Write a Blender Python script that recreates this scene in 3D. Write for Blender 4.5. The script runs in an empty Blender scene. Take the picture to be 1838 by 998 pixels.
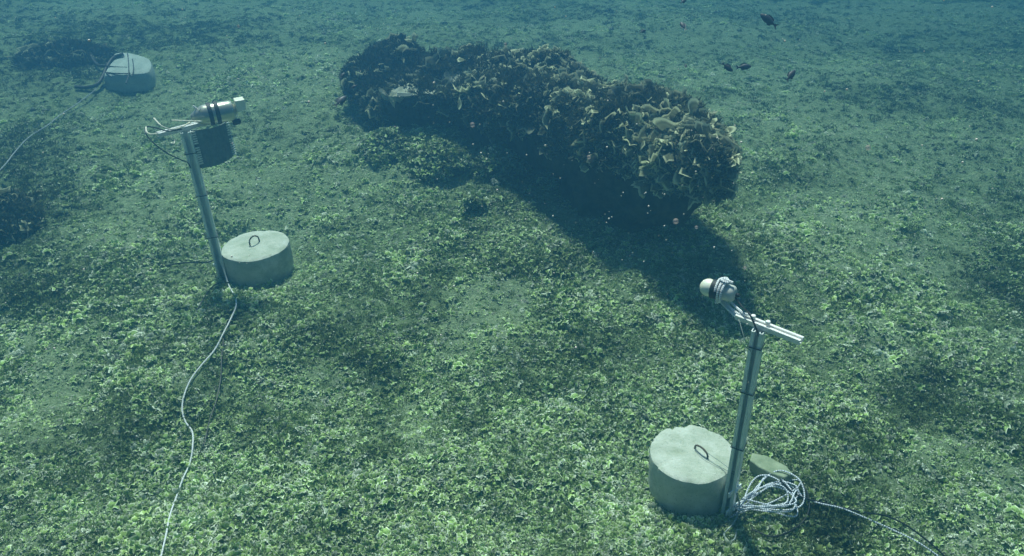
import bpy, math
import numpy as np
from mathutils import Vector, Matrix, Euler

S = bpy.context.scene
COL = S.collection
rng = np.random.default_rng(7)

# ------------------------------------------------------------------ camera
FPX, CX, CY, CAMH = 1450.0, 919.0, 499.0, 2.5
_v = np.array([117.0, 2390.0, FPX]); _v /= np.linalg.norm(_v)
PITCH = math.asin(_v[2]); ROLL = math.asin(_v[0] / math.cos(PITCH))
F = np.array([0, math.cos(PITCH), -math.sin(PITCH)])
_R0 = np.array([1.0, 0, 0]); _D0 = np.array([0, -math.sin(PITCH), -math.cos(PITCH)])
RT = math.cos(ROLL) * _R0 + math.sin(ROLL) * _D0
DN = math.cos(ROLL) * _D0 - math.sin(ROLL) * _R0
cam = bpy.data.cameras.new('camera'); camo = bpy.data.objects.new('camera', cam); COL.objects.link(camo)
camo.matrix_world = Matrix(((RT[0], -DN[0], -F[0], 0), (RT[1], -DN[1], -F[1], 0), (RT[2], -DN[2], -F[2], CAMH), (0, 0, 0, 1)))
cam.sensor_width = 36; cam.lens = 36 * FPX / 1838.0
cam.clip_start = 0.05; cam.clip_end = 500
S.camera = camo

# ------------------------------------------------------------------ sky and sun
SUN = np.array([0.14, -0.95, -1.75]); SUN /= np.linalg.norm(SUN)
w = bpy.data.worlds.new('World'); S.world = w; w.use_nodes = True
nt = w.node_tree; nt.nodes.clear()
sky = nt.nodes.new('ShaderNodeTexSky'); sky.sky_type = 'NISHITA'; sky.sun_disc = False
sky.sun_elevation = math.asin(-SUN[2]); sky.sun_rotation = math.atan2(-SUN[0], -SUN[1])
bg = nt.nodes.new('ShaderNodeBackground'); bg.inputs[1].default_value = 0.055
wo = nt.nodes.new('ShaderNodeOutputWorld')
nt.links.new(sky.outputs[0], bg.inputs[0]); nt.links.new(bg.outputs[0], wo.inputs[0])
sl = bpy.data.lights.new('sun', 'SUN'); sl.energy = 5.0; sl.angle = math.radians(6.0); sl.color = (1.0, 0.97, 0.88)
so = bpy.data.objects.new('sun', sl); COL.objects.link(so)
so.rotation_euler = Vector(SUN).to_track_quat('-Z', 'Y').to_euler(); so.location = (0, 0, 30)
S.view_settings.view_transform = 'Standard'; S.view_settings.look = 'None'
S.view_settings.exposure = 0.92; S.view_settings.gamma = 1
S.cycles.volume_bounces = 2; S.cycles.max_bounces = 6; S.cycles.use_denoising = True

# ------------------------------------------------------------------ noise
def _hash(ix, iy, iz, seed):
    h = (ix.astype(np.int64) * 374761393 + iy.astype(np.int64) * 668265263 + iz.astype(np.int64) * 2147483647 + seed * 1274126177) & 0xFFFFFFFF
    h = ((h ^ (h >> 13)) * 1274126177) & 0xFFFFFFFF
    h = ((h ^ (h >> 16)) * 2246822519) & 0xFFFFFFFF
    return ((h ^ (h >> 15)) & 0xFFFFFF) / float(0xFFFFFF)
def vnoise(x, y, z=0.0, seed=0):
    x = np.asarray(x, float); y = np.asarray(y, float); z = np.zeros_like(x) + z
    ix, iy, iz = np.floor(x), np.floor(y), np.floor(z)
    fx, fy, fz = x - ix, y - iy, z - iz
    fx = fx * fx * (3 - 2 * fx); fy = fy * fy * (3 - 2 * fy); fz = fz * fz * (3 - 2 * fz)
    r = 0
    for a in (0, 1):
        for b in (0, 1):
            for c in (0, 1):
                r = r + _hash(ix + a, iy + b, iz + c, seed) * (fx if a else 1 - fx) * (fy if b else 1 - fy) * (fz if c else 1 - fz)
    return r * 2 - 1
def fbm(x, y, z=0.0, o=4, seed=0):
    r = 0; a = 1.0; t = 0; k = 1.0
    for i in range(o):
        r = r + a * vnoise(np.asarray(x) * k + 11.3 * i, np.asarray(y) * k + 5.7 * i, z * k if np.ndim(z) else z, seed + i); t += a; a *= .5; k *= 2.03
    return r / t

def slope(x, y):
    yy = np.clip(y, -5, 60)
    rise = np.where(yy < 4.6, .11 * (yy - 2.4), .242 + .11 * 1.4 * (1 - np.exp(-(yy - 4.6) / 1.4)) - .055 * np.clip(yy - 6.5, 0, 30))
    return rise - .07 * np.clip(x - .8, -6, 6) + 0.0
def relief(x, y):
    return .085 * fbm(x / 1.5, y / 1.5, o=2, seed=3) + .055 * fbm(x / .42, y / .42, o=2, seed=9)
def gz(x, y):
    x = np.asarray(x, float); y = np.asarray(y, float)
    z = slope(x, y) + relief(x, y) + .16 * np.exp(-((x + .5) / .55) ** 2 - ((y - 5.25) / .32) ** 2)
    near = np.exp(-np.clip(np.hypot(x, y - 4) - 9, 0, 99) / 8)
    z = z + near * (.022 * fbm(x / .11, y / .11, o=3, seed=21))
    for (bx, by, r, dz) in PADS:                       # the bed is flattened where the blocks have settled
        k = np.exp(-((x - bx) ** 2 + (y - by) ** 2) / r ** 2)
        z = z * (1 - k) + dz * k
    return z
PADS = []

def ray(px, py):
    r = F + RT * (px - CX) / FPX + DN * (py - CY) / FPX
    return r / np.linalg.norm(r)
def atz(px, py, z):
    r = ray(px, py); return np.array([0, 0, CAMH]) + r * (z - CAMH) / r[2]
def atd(px, py, d):
    return np.array([0, 0, CAMH]) + ray(px, py) * d
def G(px, py, dz=0.0):
    r = ray(px, py); t = np.linspace(1.2, 30, 6000)
    P = np.array([0, 0, CAMH])[None] + t[:, None] * r[None]
    g = gz(P[:, 0], P[:, 1]) + dz
    i = int(np.argmax(P[:, 2] < g))
    return P[i]
def proj(P):
    q = np.array(P, float) - [0, 0, CAMH]; return np.array([CX + FPX * (q @ RT) / (q @ F), CY + FPX * (q @ DN) / (q @ F)])

# ------------------------------------------------------------------ object helpers
def tag(o, label=None, cat=None, group=None, kind=None):
    if label: o['label'] = label
    if cat: o['category'] = cat
    if group: o['group'] = group
    if kind: o['kind'] = kind
    return o
def empty(name, loc, label=None, cat=None, group=None):
    o = bpy.data.objects.new(name, None); COL.objects.link(o); o.location = Vector(loc); o.empty_display_size = .1
    return tag(o, label, cat, group)
def mesh_of(name, V, Fc, mat, smooth=True, uv=None, attrs=None):
    me = bpy.data.meshes.new(name)
    V = np.asarray(V, float); me.from_pydata(V.tolist(), [], [list(map(int, f)) for f in Fc])
    me.materials.append(mat)
    if smooth: me.polygons.foreach_set('use_smooth', [True] * len(me.polygons))
    if attrs:
        for k, a in attrs.items():
            at = me.attributes.new(k, 'FLOAT', 'POINT'); at.data.foreach_set('value', np.asarray(a, np.float32))
    me.update(); return me
def link(name, me, parent=None):
    o = bpy.data.objects.new(name, me); COL.objects.link(o)
    if parent is not None:
        o.parent = parent; 
    return o
class MB:
    """collects vertices and faces in world space"""
    def __init__(s): s.V = []; s.F = []; s.A = []; s.n = 0
    def add(s, V, Fc, A=None):
        V = np.asarray(V, float); s.V.append(V); s.F += [[i + s.n for i in f] for f in Fc]; s.n += len(V)
        s.A.append(np.zeros(len(V)) if A is None else np.asarray(A)); return s
    def box(s, c, ax, h):
        """c centre, ax 3 unit axes, h half sizes"""
        ax = np.array(ax, float); c = np.array(c, float)
        V = [c + ax[0] * h[0] * i + ax[1] * h[1] * j + ax[2] * h[2] * k for i in (-1, 1) for j in (-1, 1) for k in (-1, 1)]
        return s.add(V, [(0, 1, 3, 2), (4, 6, 7, 5), (0, 4, 5, 1), (2, 3, 7, 6), (0, 2, 6, 4), (1, 5, 7, 3)])
    def lathe(s, base, axis, prof, n=28, caps=True, wob=0):
        """prof = [(t along the axis, radius)]"""
        a = np.array(axis, float); a /= np.linalg.norm(a); u = np.cross(a, [0.3, 0.2, 1]) if abs(a[2]) < .9 else np.cross(a, [1, 0, 0]); u /= np.linalg.norm(u); v = np.cross(a, u)
        th = np.arange(n) * 2 * np.pi / n
        V = []
        for t, r in prof:
            for q in th: V.append(np.array(base) + a * t + (u * math.cos(q) + v * math.sin(q)) * r)
        Fc = [(i * n + j, i * n + (j + 1) % n, (i + 1) * n + (j + 1) % n, (i + 1) * n + j) for i in range(len(prof) - 1) for j in range(n)]
        if caps: Fc += [tuple(range(n))[::-1], tuple((len(prof) - 1) * n + j for j in range(n))]
        return s.add(V, Fc)
    def tube(s, pts, r, n=7, steps=6, twist=True):
        P = np.array(pts, float)
        if len(P) > 2:
            Q = np.vstack([2 * P[0] - P[1], P, 2 * P[-1] - P[-2]]); out = []
            for i in range(1, len(Q) - 2):
                for t in np.arange(steps) / steps:
                    a, b, c, d = Q[i - 1], Q[i], Q[i + 1], Q[i + 2]
                    out.append(.5 * ((2 * b) + (c - a) * t + (2 * a - 5 * b + 4 * c - d) * t * t + (3 * b - a - 3 * c + d) * t ** 3))
            out.append(P[-1]); P = np.array(out)
        T = np.gradient(P, axis=0); T /= np.linalg.norm(T, axis=1)[:, None] + 1e-9
        L = np.concatenate([[0], np.cumsum(np.linalg.norm(np.diff(P, axis=0), axis=1))])
        V = []; A = []
        up = np.array([0.13, 0.21, 1.0])
        for i in range(len(P)):
            u = np.cross(T[i], up)
            if np.linalg.norm(u) < .25: u = np.cross(T[i], [1, 0, .1])
            u /= np.linalg.norm(u); v = np.cross(u, T[i])
            for j in range(n):
                q = 2 * np.pi * j / n
                V.append(P[i] + (u * math.cos(q) + v * math.sin(q)) * r); A.append(L[i])
        m = len(P)
        Fc = [(i * n + j, i * n + (j + 1) % n, (i + 1) * n + (j + 1) % n, (i + 1) * n + j) for i in range(m - 1) for j in range(n)]
        Fc += [tuple(range(n))[::-1], tuple((m - 1) * n + j for j in range(n))]
        return s.add(V, Fc, A)
    def build(s, name, mat, parent=None, smooth=True, bevel=0, sub=None):
        V = np.vstack(s.V); org = np.array(parent.location) if parent is not None and parent.type == 'EMPTY' else None
        base = org if org is not None else (np.array(parent['_o']) if parent is not None and '_o' in parent else None)
        if base is None: base = np.array([V[:, 0].mean(), V[:, 1].mean(), V[:, 2].min()])
        me = mesh_of(name, V - base, s.F, mat, smooth, attrs={'along': np.concatenate(s.A)})
        o = link(name, me, parent)
        if parent is None: o.location = base
        o['_o'] = list(base)
        if bevel:
            b = o.modifiers.new('bevel', 'BEVEL'); b.width = bevel; b.segments = 2; b.limit_method = 'ANGLE'
        if smooth and bevel == 0:
            me.set_sharp_from_angle(angle=math.radians(38))
        return o

# ------------------------------------------------------------------ materials
def mat_new(name):
    m = bpy.data.materials.new(name); m.use_nodes = True; n = m.node_tree; n.nodes.clear()
    o = n.nodes.new('ShaderNodeOutputMaterial'); return m, n, o
def N(n, t, **k):
    x = n.nodes.new(t)
    for a, b in k.items(): setattr(x, a, b)
    return x
def ramp(n, fac, stops):
    r = N(n, 'ShaderNodeValToRGB'); e = r.color_ramp.elements
    while len(e) > 1: e.remove(e[-1])
    e[0].position = stops[0][0]; e[0].color = (*stops[0][1], 1)
    for p, c in stops[1:]:
        q = e.new(p); q.color = (*c, 1)
    n.links.new(fac, r.inputs[0]); return r.outputs[0]
def mix(n, f, a, b, mode='MIX'):
    m = N(n, 'ShaderNodeMix', data_type='RGBA', blend_type=mode)
    for s, v in ((0, f), (6, a), (7, b)):
        if hasattr(v, 'links'): n.links.new(v, m.inputs[s])
        else: m.inputs[s].default_value = v if not isinstance(v, tuple) else (*v, 1)
    return m.outputs[2]
def noise(n, scale, detail=4, rough=.6, vec=None):
    t = N(n, 'ShaderNodeTexNoise'); t.inputs['Scale'].default_value = scale; t.inputs['Detail'].default_value = detail; t.inputs['Roughness'].default_value = rough
    if vec is not None: n.links.new(vec, t.inputs['Vector'])
    return t.outputs[0]
def plain(name, c1, c2=None, scale=20, rough=.7, metal=0, bump=.0, spec=.3, bscale=60):
    m, n, o = mat_new(name); p = N(n, 'ShaderNodeBsdfPrincipled')
    tc = N(n, 'ShaderNodeTexCoord').outputs['Object']
    if c2 is None: p.inputs['Base Color'].default_value = (*c1, 1)
    else: n.links.new(ramp(n, noise(n, scale, 5, .65, tc), [(.35, c1), (.68, c2)]), p.inputs['Base Color'])
    p.inputs['Roughness'].default_value = rough; p.inputs['Metallic'].default_value = metal; p.inputs['Specular IOR Level'].default_value = spec
    if bump:
        b = N(n, 'ShaderNodeBump'); b.inputs['Strength'].default_value = bump; b.inputs['Distance'].default_value = .004
        n.links.new(noise(n, bscale, 5, .7, tc), b.inputs['Height']); n.links.new(b.outputs[0], p.inputs['Normal'])
    n.links.new(p.outputs[0], o.inputs[0]); return m

def mat_ground():
    m, n, o = mat_new('seabed'); p = N(n, 'ShaderNodeBsdfPrincipled')
    pos = N(n, 'ShaderNodeNewGeometry').outputs['Position']
    cov = N(n, 'ShaderNodeAttribute', attribute_name='cover').outputs['Fac']
    sand = ramp(n, noise(n, 60, 7, .8, pos), [(.30, (.09, .13, .065)), (.5, (.26, .35, .18)), (.72, (.60, .68, .45))])
    turf = ramp(n, noise(n, 26, 7, .8, pos), [(.34, (.045, .065, .03)), (.5, (.15, .21, .09)), (.68, (.33, .42, .20))])
    n2 = N(n, 'ShaderNodeMath', operation='MULTIPLY_ADD'); n.links.new(noise(n, 9, 6, .7, pos), n2.inputs[0]); n2.inputs[1].default_value = 1.6; n2.inputs[2].default_value = -.8
    ad = N(n, 'ShaderNodeMath', operation='ADD', use_clamp=True); n.links.new(cov, ad.inputs[0]); n.links.new(n2.outputs[0], ad.inputs[1])
    c = mix(n, ad.outputs[0], sand, turf)
    n.links.new(c, p.inputs['Base Color']); p.inputs['Roughness'].default_value = .95; p.inputs['Specular IOR Level'].default_value = .05
    b = N(n, 'ShaderNodeBump'); b.inputs['Strength'].default_value = .9; b.inputs['Distance'].default_value = .05
    n.links.new(noise(n, 22, 7, .75, pos), b.inputs['Height']); n.links.new(b.outputs[0], p.inputs['Normal'])
    n.links.new(p.outputs[0], o.inputs[0]); return m

def mat_frond(name, base, mid, rim, dark, tr=.25):
    """leafy algae: brownish at the foot, paler towards the calcified rim; each clump differs a little"""
    m, n, o = mat_new(name)
    rad = N(n, 'ShaderNodeAttribute', attribute_name='rad').outputs['Fac']
    tint = N(n, 'ShaderNodeAttribute', attribute_name='tint', attribute_type='INSTANCER').outputs['Fac']
    rnd = N(n, 'ShaderNodeObjectInfo').outputs['Random']
    c = ramp(n, rad, [(0, base), (.45, mid), (.78, mid), (.93, rim), (1, rim)])
    wv = N(n, 'ShaderNodeMath', operation='SINE'); ml = N(n, 'ShaderNodeMath', operation='MULTIPLY'); n.links.new(rad, ml.inputs[0]); ml.inputs[1].default_value = 26
    n.links.new(ml.outputs[0], wv.inputs[0])
    w2 = N(n, 'ShaderNodeMath', operation='MULTIPLY_ADD', use_clamp=True); n.links.new(wv.outputs[0], w2.inputs[0]); w2.inputs[1].default_value = .16; w2.inputs[2].default_value = .16
    c = mix(n, w2.outputs[0], c, base)
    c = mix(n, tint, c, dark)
    g = N(n, 'ShaderNodeMath', operation='MULTIPLY_ADD'); n.links.new(rnd, g.inputs[0]); g.inputs[1].default_value = .9; g.inputs[2].default_value = .5
    vm = N(n, 'ShaderNodeVectorMath', operation='SCALE'); n.links.new(c, vm.inputs[0]); n.links.new(g.outputs[0], vm.inputs['Scale'])
    d = N(n, 'ShaderNodeBsdfDiffuse'); t = N(n, 'ShaderNodeBsdfTranslucent'); ms = N(n, 'ShaderNodeMixShader'); ms.inputs[0].default_value = tr
    n.links.new(vm.outputs[0], d.inputs[0]); n.links.new(vm.outputs[0], t.inputs[0])
    n.links.new(d.outputs[0], ms.inputs[1]); n.links.new(t.outputs[0], ms.inputs[2]); n.links.new(ms.outputs[0], o.inputs[0]); return m

def mat_rope(name, light, dark, freq, duty=.1):
    m, n, o = mat_new(name); p = N(n, 'ShaderNodeBsdfPrincipled')
    al = N(n, 'ShaderNodeAttribute', attribute_name='along').outputs['Fac']
    pos = N(n, 'ShaderNodeTexCoord').outputs['Object']
    ml = N(n, 'ShaderNodeMath', operation='MULTIPLY'); n.links.new(al, ml.inputs[0]); ml.inputs[1].default_value = freq
    nz = N(n, 'ShaderNodeMath', operation='MULTIPLY_ADD'); n.links.new(noise(n, 90, 2, .5, pos), nz.inputs[0]); nz.inputs[1].default_value = 5; n.links.new(ml.outputs[0], nz.inputs[2])
    sn = N(n, 'ShaderNodeMath', operation='SINE'); n.links.new(nz.outputs[0], sn.inputs[0])
    s2 = N(n, 'ShaderNodeMath', operation='MULTIPLY_ADD'); n.links.new(sn.outputs[0], s2.inputs[0]); s2.inputs[1].default_value = .5; s2.inputs[2].default_value = .5
    c = ramp(n, s2.outputs[0], [(0, dark), (duty, dark), (duty + .15, light), (1, light)])
    n.links.new(c, p.inputs['Base Color']); p.inputs['Roughness'].default_value = .8
    n.links.new(p.outputs[0], o.inputs[0]); return m

M = {}
M['ground'] = mat_ground()
M['padina'] = mat_frond('peacock_tail_algae', (.12, .20, .05), (.40, .58, .19), (.88, .95, .70), (.06, .10, .04))
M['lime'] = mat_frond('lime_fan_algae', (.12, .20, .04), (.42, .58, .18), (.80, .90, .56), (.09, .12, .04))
M['pale'] = mat_frond('chalky_fan_algae', (.16, .20, .11), (.42, .50, .34), (.92, .95, .80), (.10, .13, .08))
M['turf'] = mat_frond('turf_algae', (.08, .12, .035), (.22, .33, .10), (.40, .52, .20), (.07, .09, .04), .15)
M['crust'] = mat_frond('rock_crust_algae', (.06, .065, .04), (.23, .25, .14), (.74, .78, .50), (.035, .042, .028), .3)
M['fuzz'] = mat_frond('brown_fuzz_algae', (.04, .045, .025), (.13, .145, .07), (.24, .26, .13), (.03, .035, .02), .15)
M['shell'] = plain('shell_grit', (.38, .40, .30), (.75, .76, .64), 40, .9)
M['rock'] = plain('overgrown_rock', (.018, .02, .013), (.085, .085, .048), 14, .95, bump=1.0, spec=.05, bscale=45)
M['sediment'] = plain('pale_sediment', (.20, .23, .15), (.56, .58, .46), 14, .95, bump=.9, spec=.05)
M['concrete'] = plain('white_concrete', (.42, .46, .36), (.61, .63, .55), 13, .9, bump=.9, spec=.1, bscale=70)
M['concrete_side'] = plain('grey_concrete', (.40, .43, .36), (.60, .61, .53), 12, .9, bump=.6, spec=.1, bscale=50)
M['old_concrete'] = plain('old_concrete', (.32, .38, .34), (.46, .52, .47), 12, .9, bump=.5, spec=.1)
M['steel'] = plain('galvanised_steel', (.62, .69, .69), (.80, .86, .85), 14, .45, metal=.15, bump=.1, spec=.5, bscale=90)
M['steel_bright'] = plain('bright_galvanised_steel', (.72, .72, .68), (.85, .85, .82), 20, .45, metal=.2, spec=.5)
M['rust'] = plain('rusty_iron', (.06, .055, .04), (.16, .13, .09), 60, .8)
M['tooth'] = plain('pale_tooth', (.85, .86, .80), rough=.5)
M['black'] = plain('black_rubber', (.012, .013, .014), (.03, .03, .03), 30, .6, spec=.3)
M['dark_plate'] = plain('dark_plate', (.11, .14, .135), (.17, .21, .20), 40, .7, bump=.4, bscale=140)
M['housing'] = plain('metal_housing', (.40, .42, .34), (.58, .58, .46), 20, .28, metal=.6, spec=.6)
M['plastic'] = plain('pale_plastic', (.45, .49, .44), (.62, .64, .56), 25, .4, spec=.4)
M['cap'] = plain('cream_cap', (.72, .74, .55), (.86, .86, .74), 25, .4, spec=.4)
M['rope'] = mat_rope('flecked_white_rope', (.80, .82, .82), (.16, .18, .22), 900, .03)
M['rope_coil'] = mat_rope('flecked_blue_white_rope', (.80, .84, .90), (.10, .12, .18), 700, .14)
M['cable'] = plain('black_cable', (.012, .014, .014), rough=.5)
M['white_cord'] = plain('cream_cord', (.72, .70, .52), (.85, .84, .72), 40, .7)
M['line'] = plain('grey_line', (.25, .30, .28), rough=.6)
M['stone'] = plain('pale_green_stone', (.22, .27, .17), (.38, .43, .29), 18, .9, bump=.6, spec=.05)
M['fish'] = plain('dark_fish_skin', (.012, .014, .018), (.035, .035, .04), 60, .5, spec=.4)
M['far_rope'] = plain('pale_blue_rope', (.2, .24, .26), (.4, .43, .43), 60, .8)

def add_stains(m):
    """green-brown film and dark pores on the old concrete"""
    n = m.node_tree; p = [q for q in n.nodes if q.type == 'BSDF_PRINCIPLED'][0]; src_ = p.inputs['Base Color'].links[0].from_socket
    tc = N(n, 'ShaderNodeTexCoord').outputs['Object']
    f1 = ramp(n, noise(n, 5, 6, .72, tc), [(.50, (0, 0, 0)), (.66, (.55, .55, .55))]); c = mix(n, f1, src_, (.22, .27, .15))
    v = N(n, 'ShaderNodeTexVoronoi'); v.inputs['Scale'].default_value = 75; n.links.new(tc, v.inputs['Vector'])
    f2 = ramp(n, v.outputs['Distance'], [(.10, (.7, .7, .7)), (.20, (0, 0, 0))]); c = mix(n, f2, c, (.20, .22, .17))
    n.links.new(c, p.inputs['Base Color'])
add_stains(M['concrete'])
# ------------------------------------------------------------------ key positions
LZ = 0.0
def solve_block(px, py, wpx, D):
    """world point of a block's top centre from its pixel position and its pixel width"""
    d = FPX * D / wpx; r = ray(px, py); return np.array([0, 0, CAMH]) + r * d / (r @ F)
TR = solve_block(1243, 812, 150, .345); TL = solve_block(458, 439, 119, .375)
BH_R, BH_L = .215, .205
PADS = [(TR[0], TR[1], .34, TR[2] - BH_R), (TL[0], TL[1], .36, TL[2] - BH_L)]
print('TR', TR, 'slope', slope(TR[0], TR[1]), 'TL', TL, 'slope', slope(TL[0], TL[1]))

# ------------------------------------------------------------------ seabed
def patch(x, y, px, py, r, soft=.5):
    g = G(px, py); d = np.hypot(x - g[0], (y - g[1]) * .8); return np.clip(1 - (d / r) ** 2, 0, 1) ** soft
BARE_GLARE = [(880, 552, .34, 1.3), (935, 520, .16, .9), (760, 800, .22, .5), (90, 690, .30, .35), (60, 900, .45, .42), (40, 780, .3, .3), (560, 690, .12, .3),  # lower-left entries paint sun glare into the bed; the rest are sand
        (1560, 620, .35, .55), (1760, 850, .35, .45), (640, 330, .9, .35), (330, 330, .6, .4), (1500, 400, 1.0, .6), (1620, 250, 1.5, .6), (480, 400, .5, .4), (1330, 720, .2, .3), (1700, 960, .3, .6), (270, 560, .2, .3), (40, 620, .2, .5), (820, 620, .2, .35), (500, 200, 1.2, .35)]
DARK = [(0, 405, .55, 1.0), (200, 540, .45, .5), (60, 500, .4, .7), (180, 740, .25, .2), (110, 100, .9, 1.0), (60, 120, .8, .6), (680, 650, .2, .7), (700, 800, .12, .6), (150, 830, .25, .3), (340, 480, .25, .4),
        (420, 560, .18, .5), (560, 600, .25, .5), (1690, 230, 1.2, .5), (1800, 520, .5, .5), (1640, 700, .3, .4), (1500, 760, .2, .4), (300, 60, 1.2, .6), (1480, 560, .25, .3), (500, 760, .2, .3), (1000, 930, .2, .4), (1480, 950, .2, .7), (900, 330, .4, .3), (20, 260, .8, .5), (400, 960, .15, .5)]
BARE_GLARE = [(G(a, b), r, s) for a, b, r, s in BARE_GLARE]; DARK = [(G(a, b), r, s) for a, b, r, s in DARK]
def fields(x, y):
    """cover 0 = bare sand, painted glare .. 1 = thick growth; dark 0..1 = darker growth, more with distance"""
    c = .74 + .7 * fbm(x / .8, y / .8, o=3, seed=40) + .35 * fbm(x / .16, y / .16, o=2, seed=60)
    d = .12 + .75 * fbm(x / 1.1 + 7, y / .7, o=3, seed=77) + .5 * fbm(x / .2, y / .2, o=2, seed=81)
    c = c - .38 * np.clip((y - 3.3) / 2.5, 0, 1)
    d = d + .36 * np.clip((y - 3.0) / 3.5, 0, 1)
    for g, r, s in BARE_GLARE:
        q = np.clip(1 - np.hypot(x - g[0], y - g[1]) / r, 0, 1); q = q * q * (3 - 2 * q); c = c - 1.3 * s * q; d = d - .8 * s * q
    for g, r, s in DARK:
        q = np.clip(1 - np.hypot(x - g[0], y - g[1]) / (r * 1.25), 0, 1); q = q * q * (3 - 2 * q); c = c + .6 * s * q; d = d + 1.1 * s * q
    return np.clip(c, 0, 1), np.clip(d, 0, 1)

def sinh_axis(c, lo, hi, n, k):
    a = np.arcsinh((lo - c) / k); b = np.arcsinh((hi - c) / k); return c + k * np.sinh(np.linspace(a, b, n))
gx = sinh_axis(0, -90, 90, 620, 1.6); gy = sinh_axis(3.2, -60, 120, 640, 1.5)
X, Y = np.meshgrid(gx, gy); Z = gz(X, Y); cv, dk = fields(X.ravel(), Y.ravel())
V = np.stack([X.ravel(), Y.ravel(), Z.ravel()], 1)
nx, ny = len(gx), len(gy)
me = bpy.data.meshes.new('seabed'); ii = (np.arange(ny - 1)[:, None] * nx + np.arange(nx - 1)[None]).ravel()
Q = np.stack([ii, ii + 1, ii + 1 + nx, ii + nx], 1)
me.vertices.add(len(V)); me.vertices.foreach_set('co', V.ravel().astype(np.float32))
me.loops.add(Q.size); me.loops.foreach_set('vertex_index', Q.ravel().astype(np.int32))
me.polygons.add(len(Q)); me.polygons.foreach_set('loop_start', (np.arange(len(Q)) * 4).astype(np.int32)); me.polygons.foreach_set('loop_total', np.full(len(Q), 4, np.int32))
me.update(calc_edges=True); me.polygons.foreach_set('use_smooth', [True] * len(Q)); me.materials.append(M['ground'])
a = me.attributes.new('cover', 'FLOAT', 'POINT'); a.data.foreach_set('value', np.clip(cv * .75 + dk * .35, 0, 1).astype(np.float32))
gnd = link('seabed', me); tag(gnd, 'sandy seabed rising gently, overgrown with low green algae', None, None, 'structure')

# ------------------------------------------------------------------ algae meshes (used as instances)
def frond(r, R, nr=3, na=7, spread=None, cup=None, ruff=.12):
    """one fan-shaped blade standing on the origin, cupped, with a ruffled rim"""
    spread = spread or r.uniform(1.3, 2.6); cup = cup if cup is not None else r.uniform(.3, 1.0)
    ph = r.uniform(0, 6.28); fr = r.uniform(2, 4); V = []; A = []
    for i in range(nr + 1):
        s = i / nr * .97 + .03
        for j in range(na):
            a = (j / (na - 1) - .5) * spread
            rr = R * s * (1 + (.14 * math.sin(fr * a * 2 + ph) if i else 0) + (r.uniform(-.06, .06) if i == nr else 0))
            x = math.sin(a) * rr; z = math.cos(a) * rr
            y = cup * rr * rr / R * (.55 + .5 * a * a) + ruff * R * s * s * math.sin(fr * 2.3 * a + ph * 2)
            V.append((x, y, z)); A.append(s)
    Fc = [(i * na + j, i * na + j + 1, (i + 1) * na + j + 1, (i + 1) * na + j) for i in range(nr) for j in range(na - 1)]
    return np.array(V), Fc, A
def rotm(e): return np.array(Euler(e).to_matrix())
def clump(r, n, size, spreadr, tilt=(.3, 1.25), **k):
    b = MB()
    for i in range(n):
        V, Fc, A = frond(r, size * r.uniform(.55, 1.15), **k)
        az = r.uniform(0, 6.28); V = V @ rotm((-r.uniform(*tilt), 0, 0)).T @ rotm((0, 0, az)).T
        d = spreadr * math.sqrt(r.uniform(0, 1)); q = r.uniform(0, 6.28)
        b.add(V + [d * math.cos(q), d * math.sin(q), r.uniform(-.3, .15) * size], Fc, A)
    return b
def chips(r, n, size, spreadr):
    b = MB()
    for i in range(n):
        k = r.integers(4, 7); q = np.sort(r.uniform(0, 6.28, k)); rr = size * r.uniform(.5, 1.2, k); V = np.stack([np.cos(q) * rr, np.sin(q) * rr * .7, r.normal(0, size * .25, k)], 1)
        V = np.vstack([V, [[0, 0, size * .45]]]) @ rotm((r.normal(0, .6), r.normal(0, .6), r.uniform(0, 6))).T + [r.normal(0, spreadr), r.normal(0, spreadr), size * .5]
        b.add(V, [(j, (j + 1) % k, k) for j in range(k)], [.95] * k + [.6])
    return b
def tuft(r, n, h, spreadr):
    b = MB()
    for i in range(n):
        az = r.uniform(0, 6.28); ln = h * r.uniform(.5, 1.1); t = r.uniform(.1, 1.0); w_ = h * r.uniform(.05, .13)
        d = np.array([math.cos(az) * math.sin(t), math.sin(az) * math.sin(t), math.cos(t)]); s = np.array([-math.sin(az), math.cos(az), 0])
        p = np.array([r.normal(0, spreadr * .6), r.normal(0, spreadr * .6), 0]); mid = p + d * ln * .55; tip = p + d * ln + np.array([d[0], d[1], -.3]) * ln * .15
        b.add([p - s * w_ * .4, p + s * w_ * .4, mid + s * w_, mid - s * w_, tip], [(0, 1, 2, 3), (3, 2, 4)], [0, 0, .5, .5, 1])
    return b
src = bpy.data.collections.new('algae_sources')       # never linked to the scene: only read by the geometry nodes
def source(b, name, mat):
    V = np.vstack(b.V); me = mesh_of(name, V, b.F, mat, True, attrs={'rad': np.concatenate(b.A)})
    o = bpy.data.objects.new(name, me); return o
def make_src(coll, blist):
    c = bpy.data.collections.new(coll)
    for i, (b, mt) in enumerate(blist): c.objects.link(source(b, f'{coll}_{i:02d}', mt))
    return c
r1 = np.random.default_rng(11)
pad_src = make_src('padina_clumps', [(clump(r1, 9, .026, .042), M[('padina', 'padina', 'pale', 'padina', 'pale', 'lime', 'padina', 'lime')[_]]) for _ in range(8)] + [(tuft(r1, 46, .024, .034), M['turf']) for _ in range(5)] + [(chips(r1, 7, .007, .03), M['shell']) for _ in range(3)] + [(clump(r1, 16, .013, .045), M[('padina', 'lime', 'pale', 'padina')[_]]) for _ in range(4)])
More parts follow.
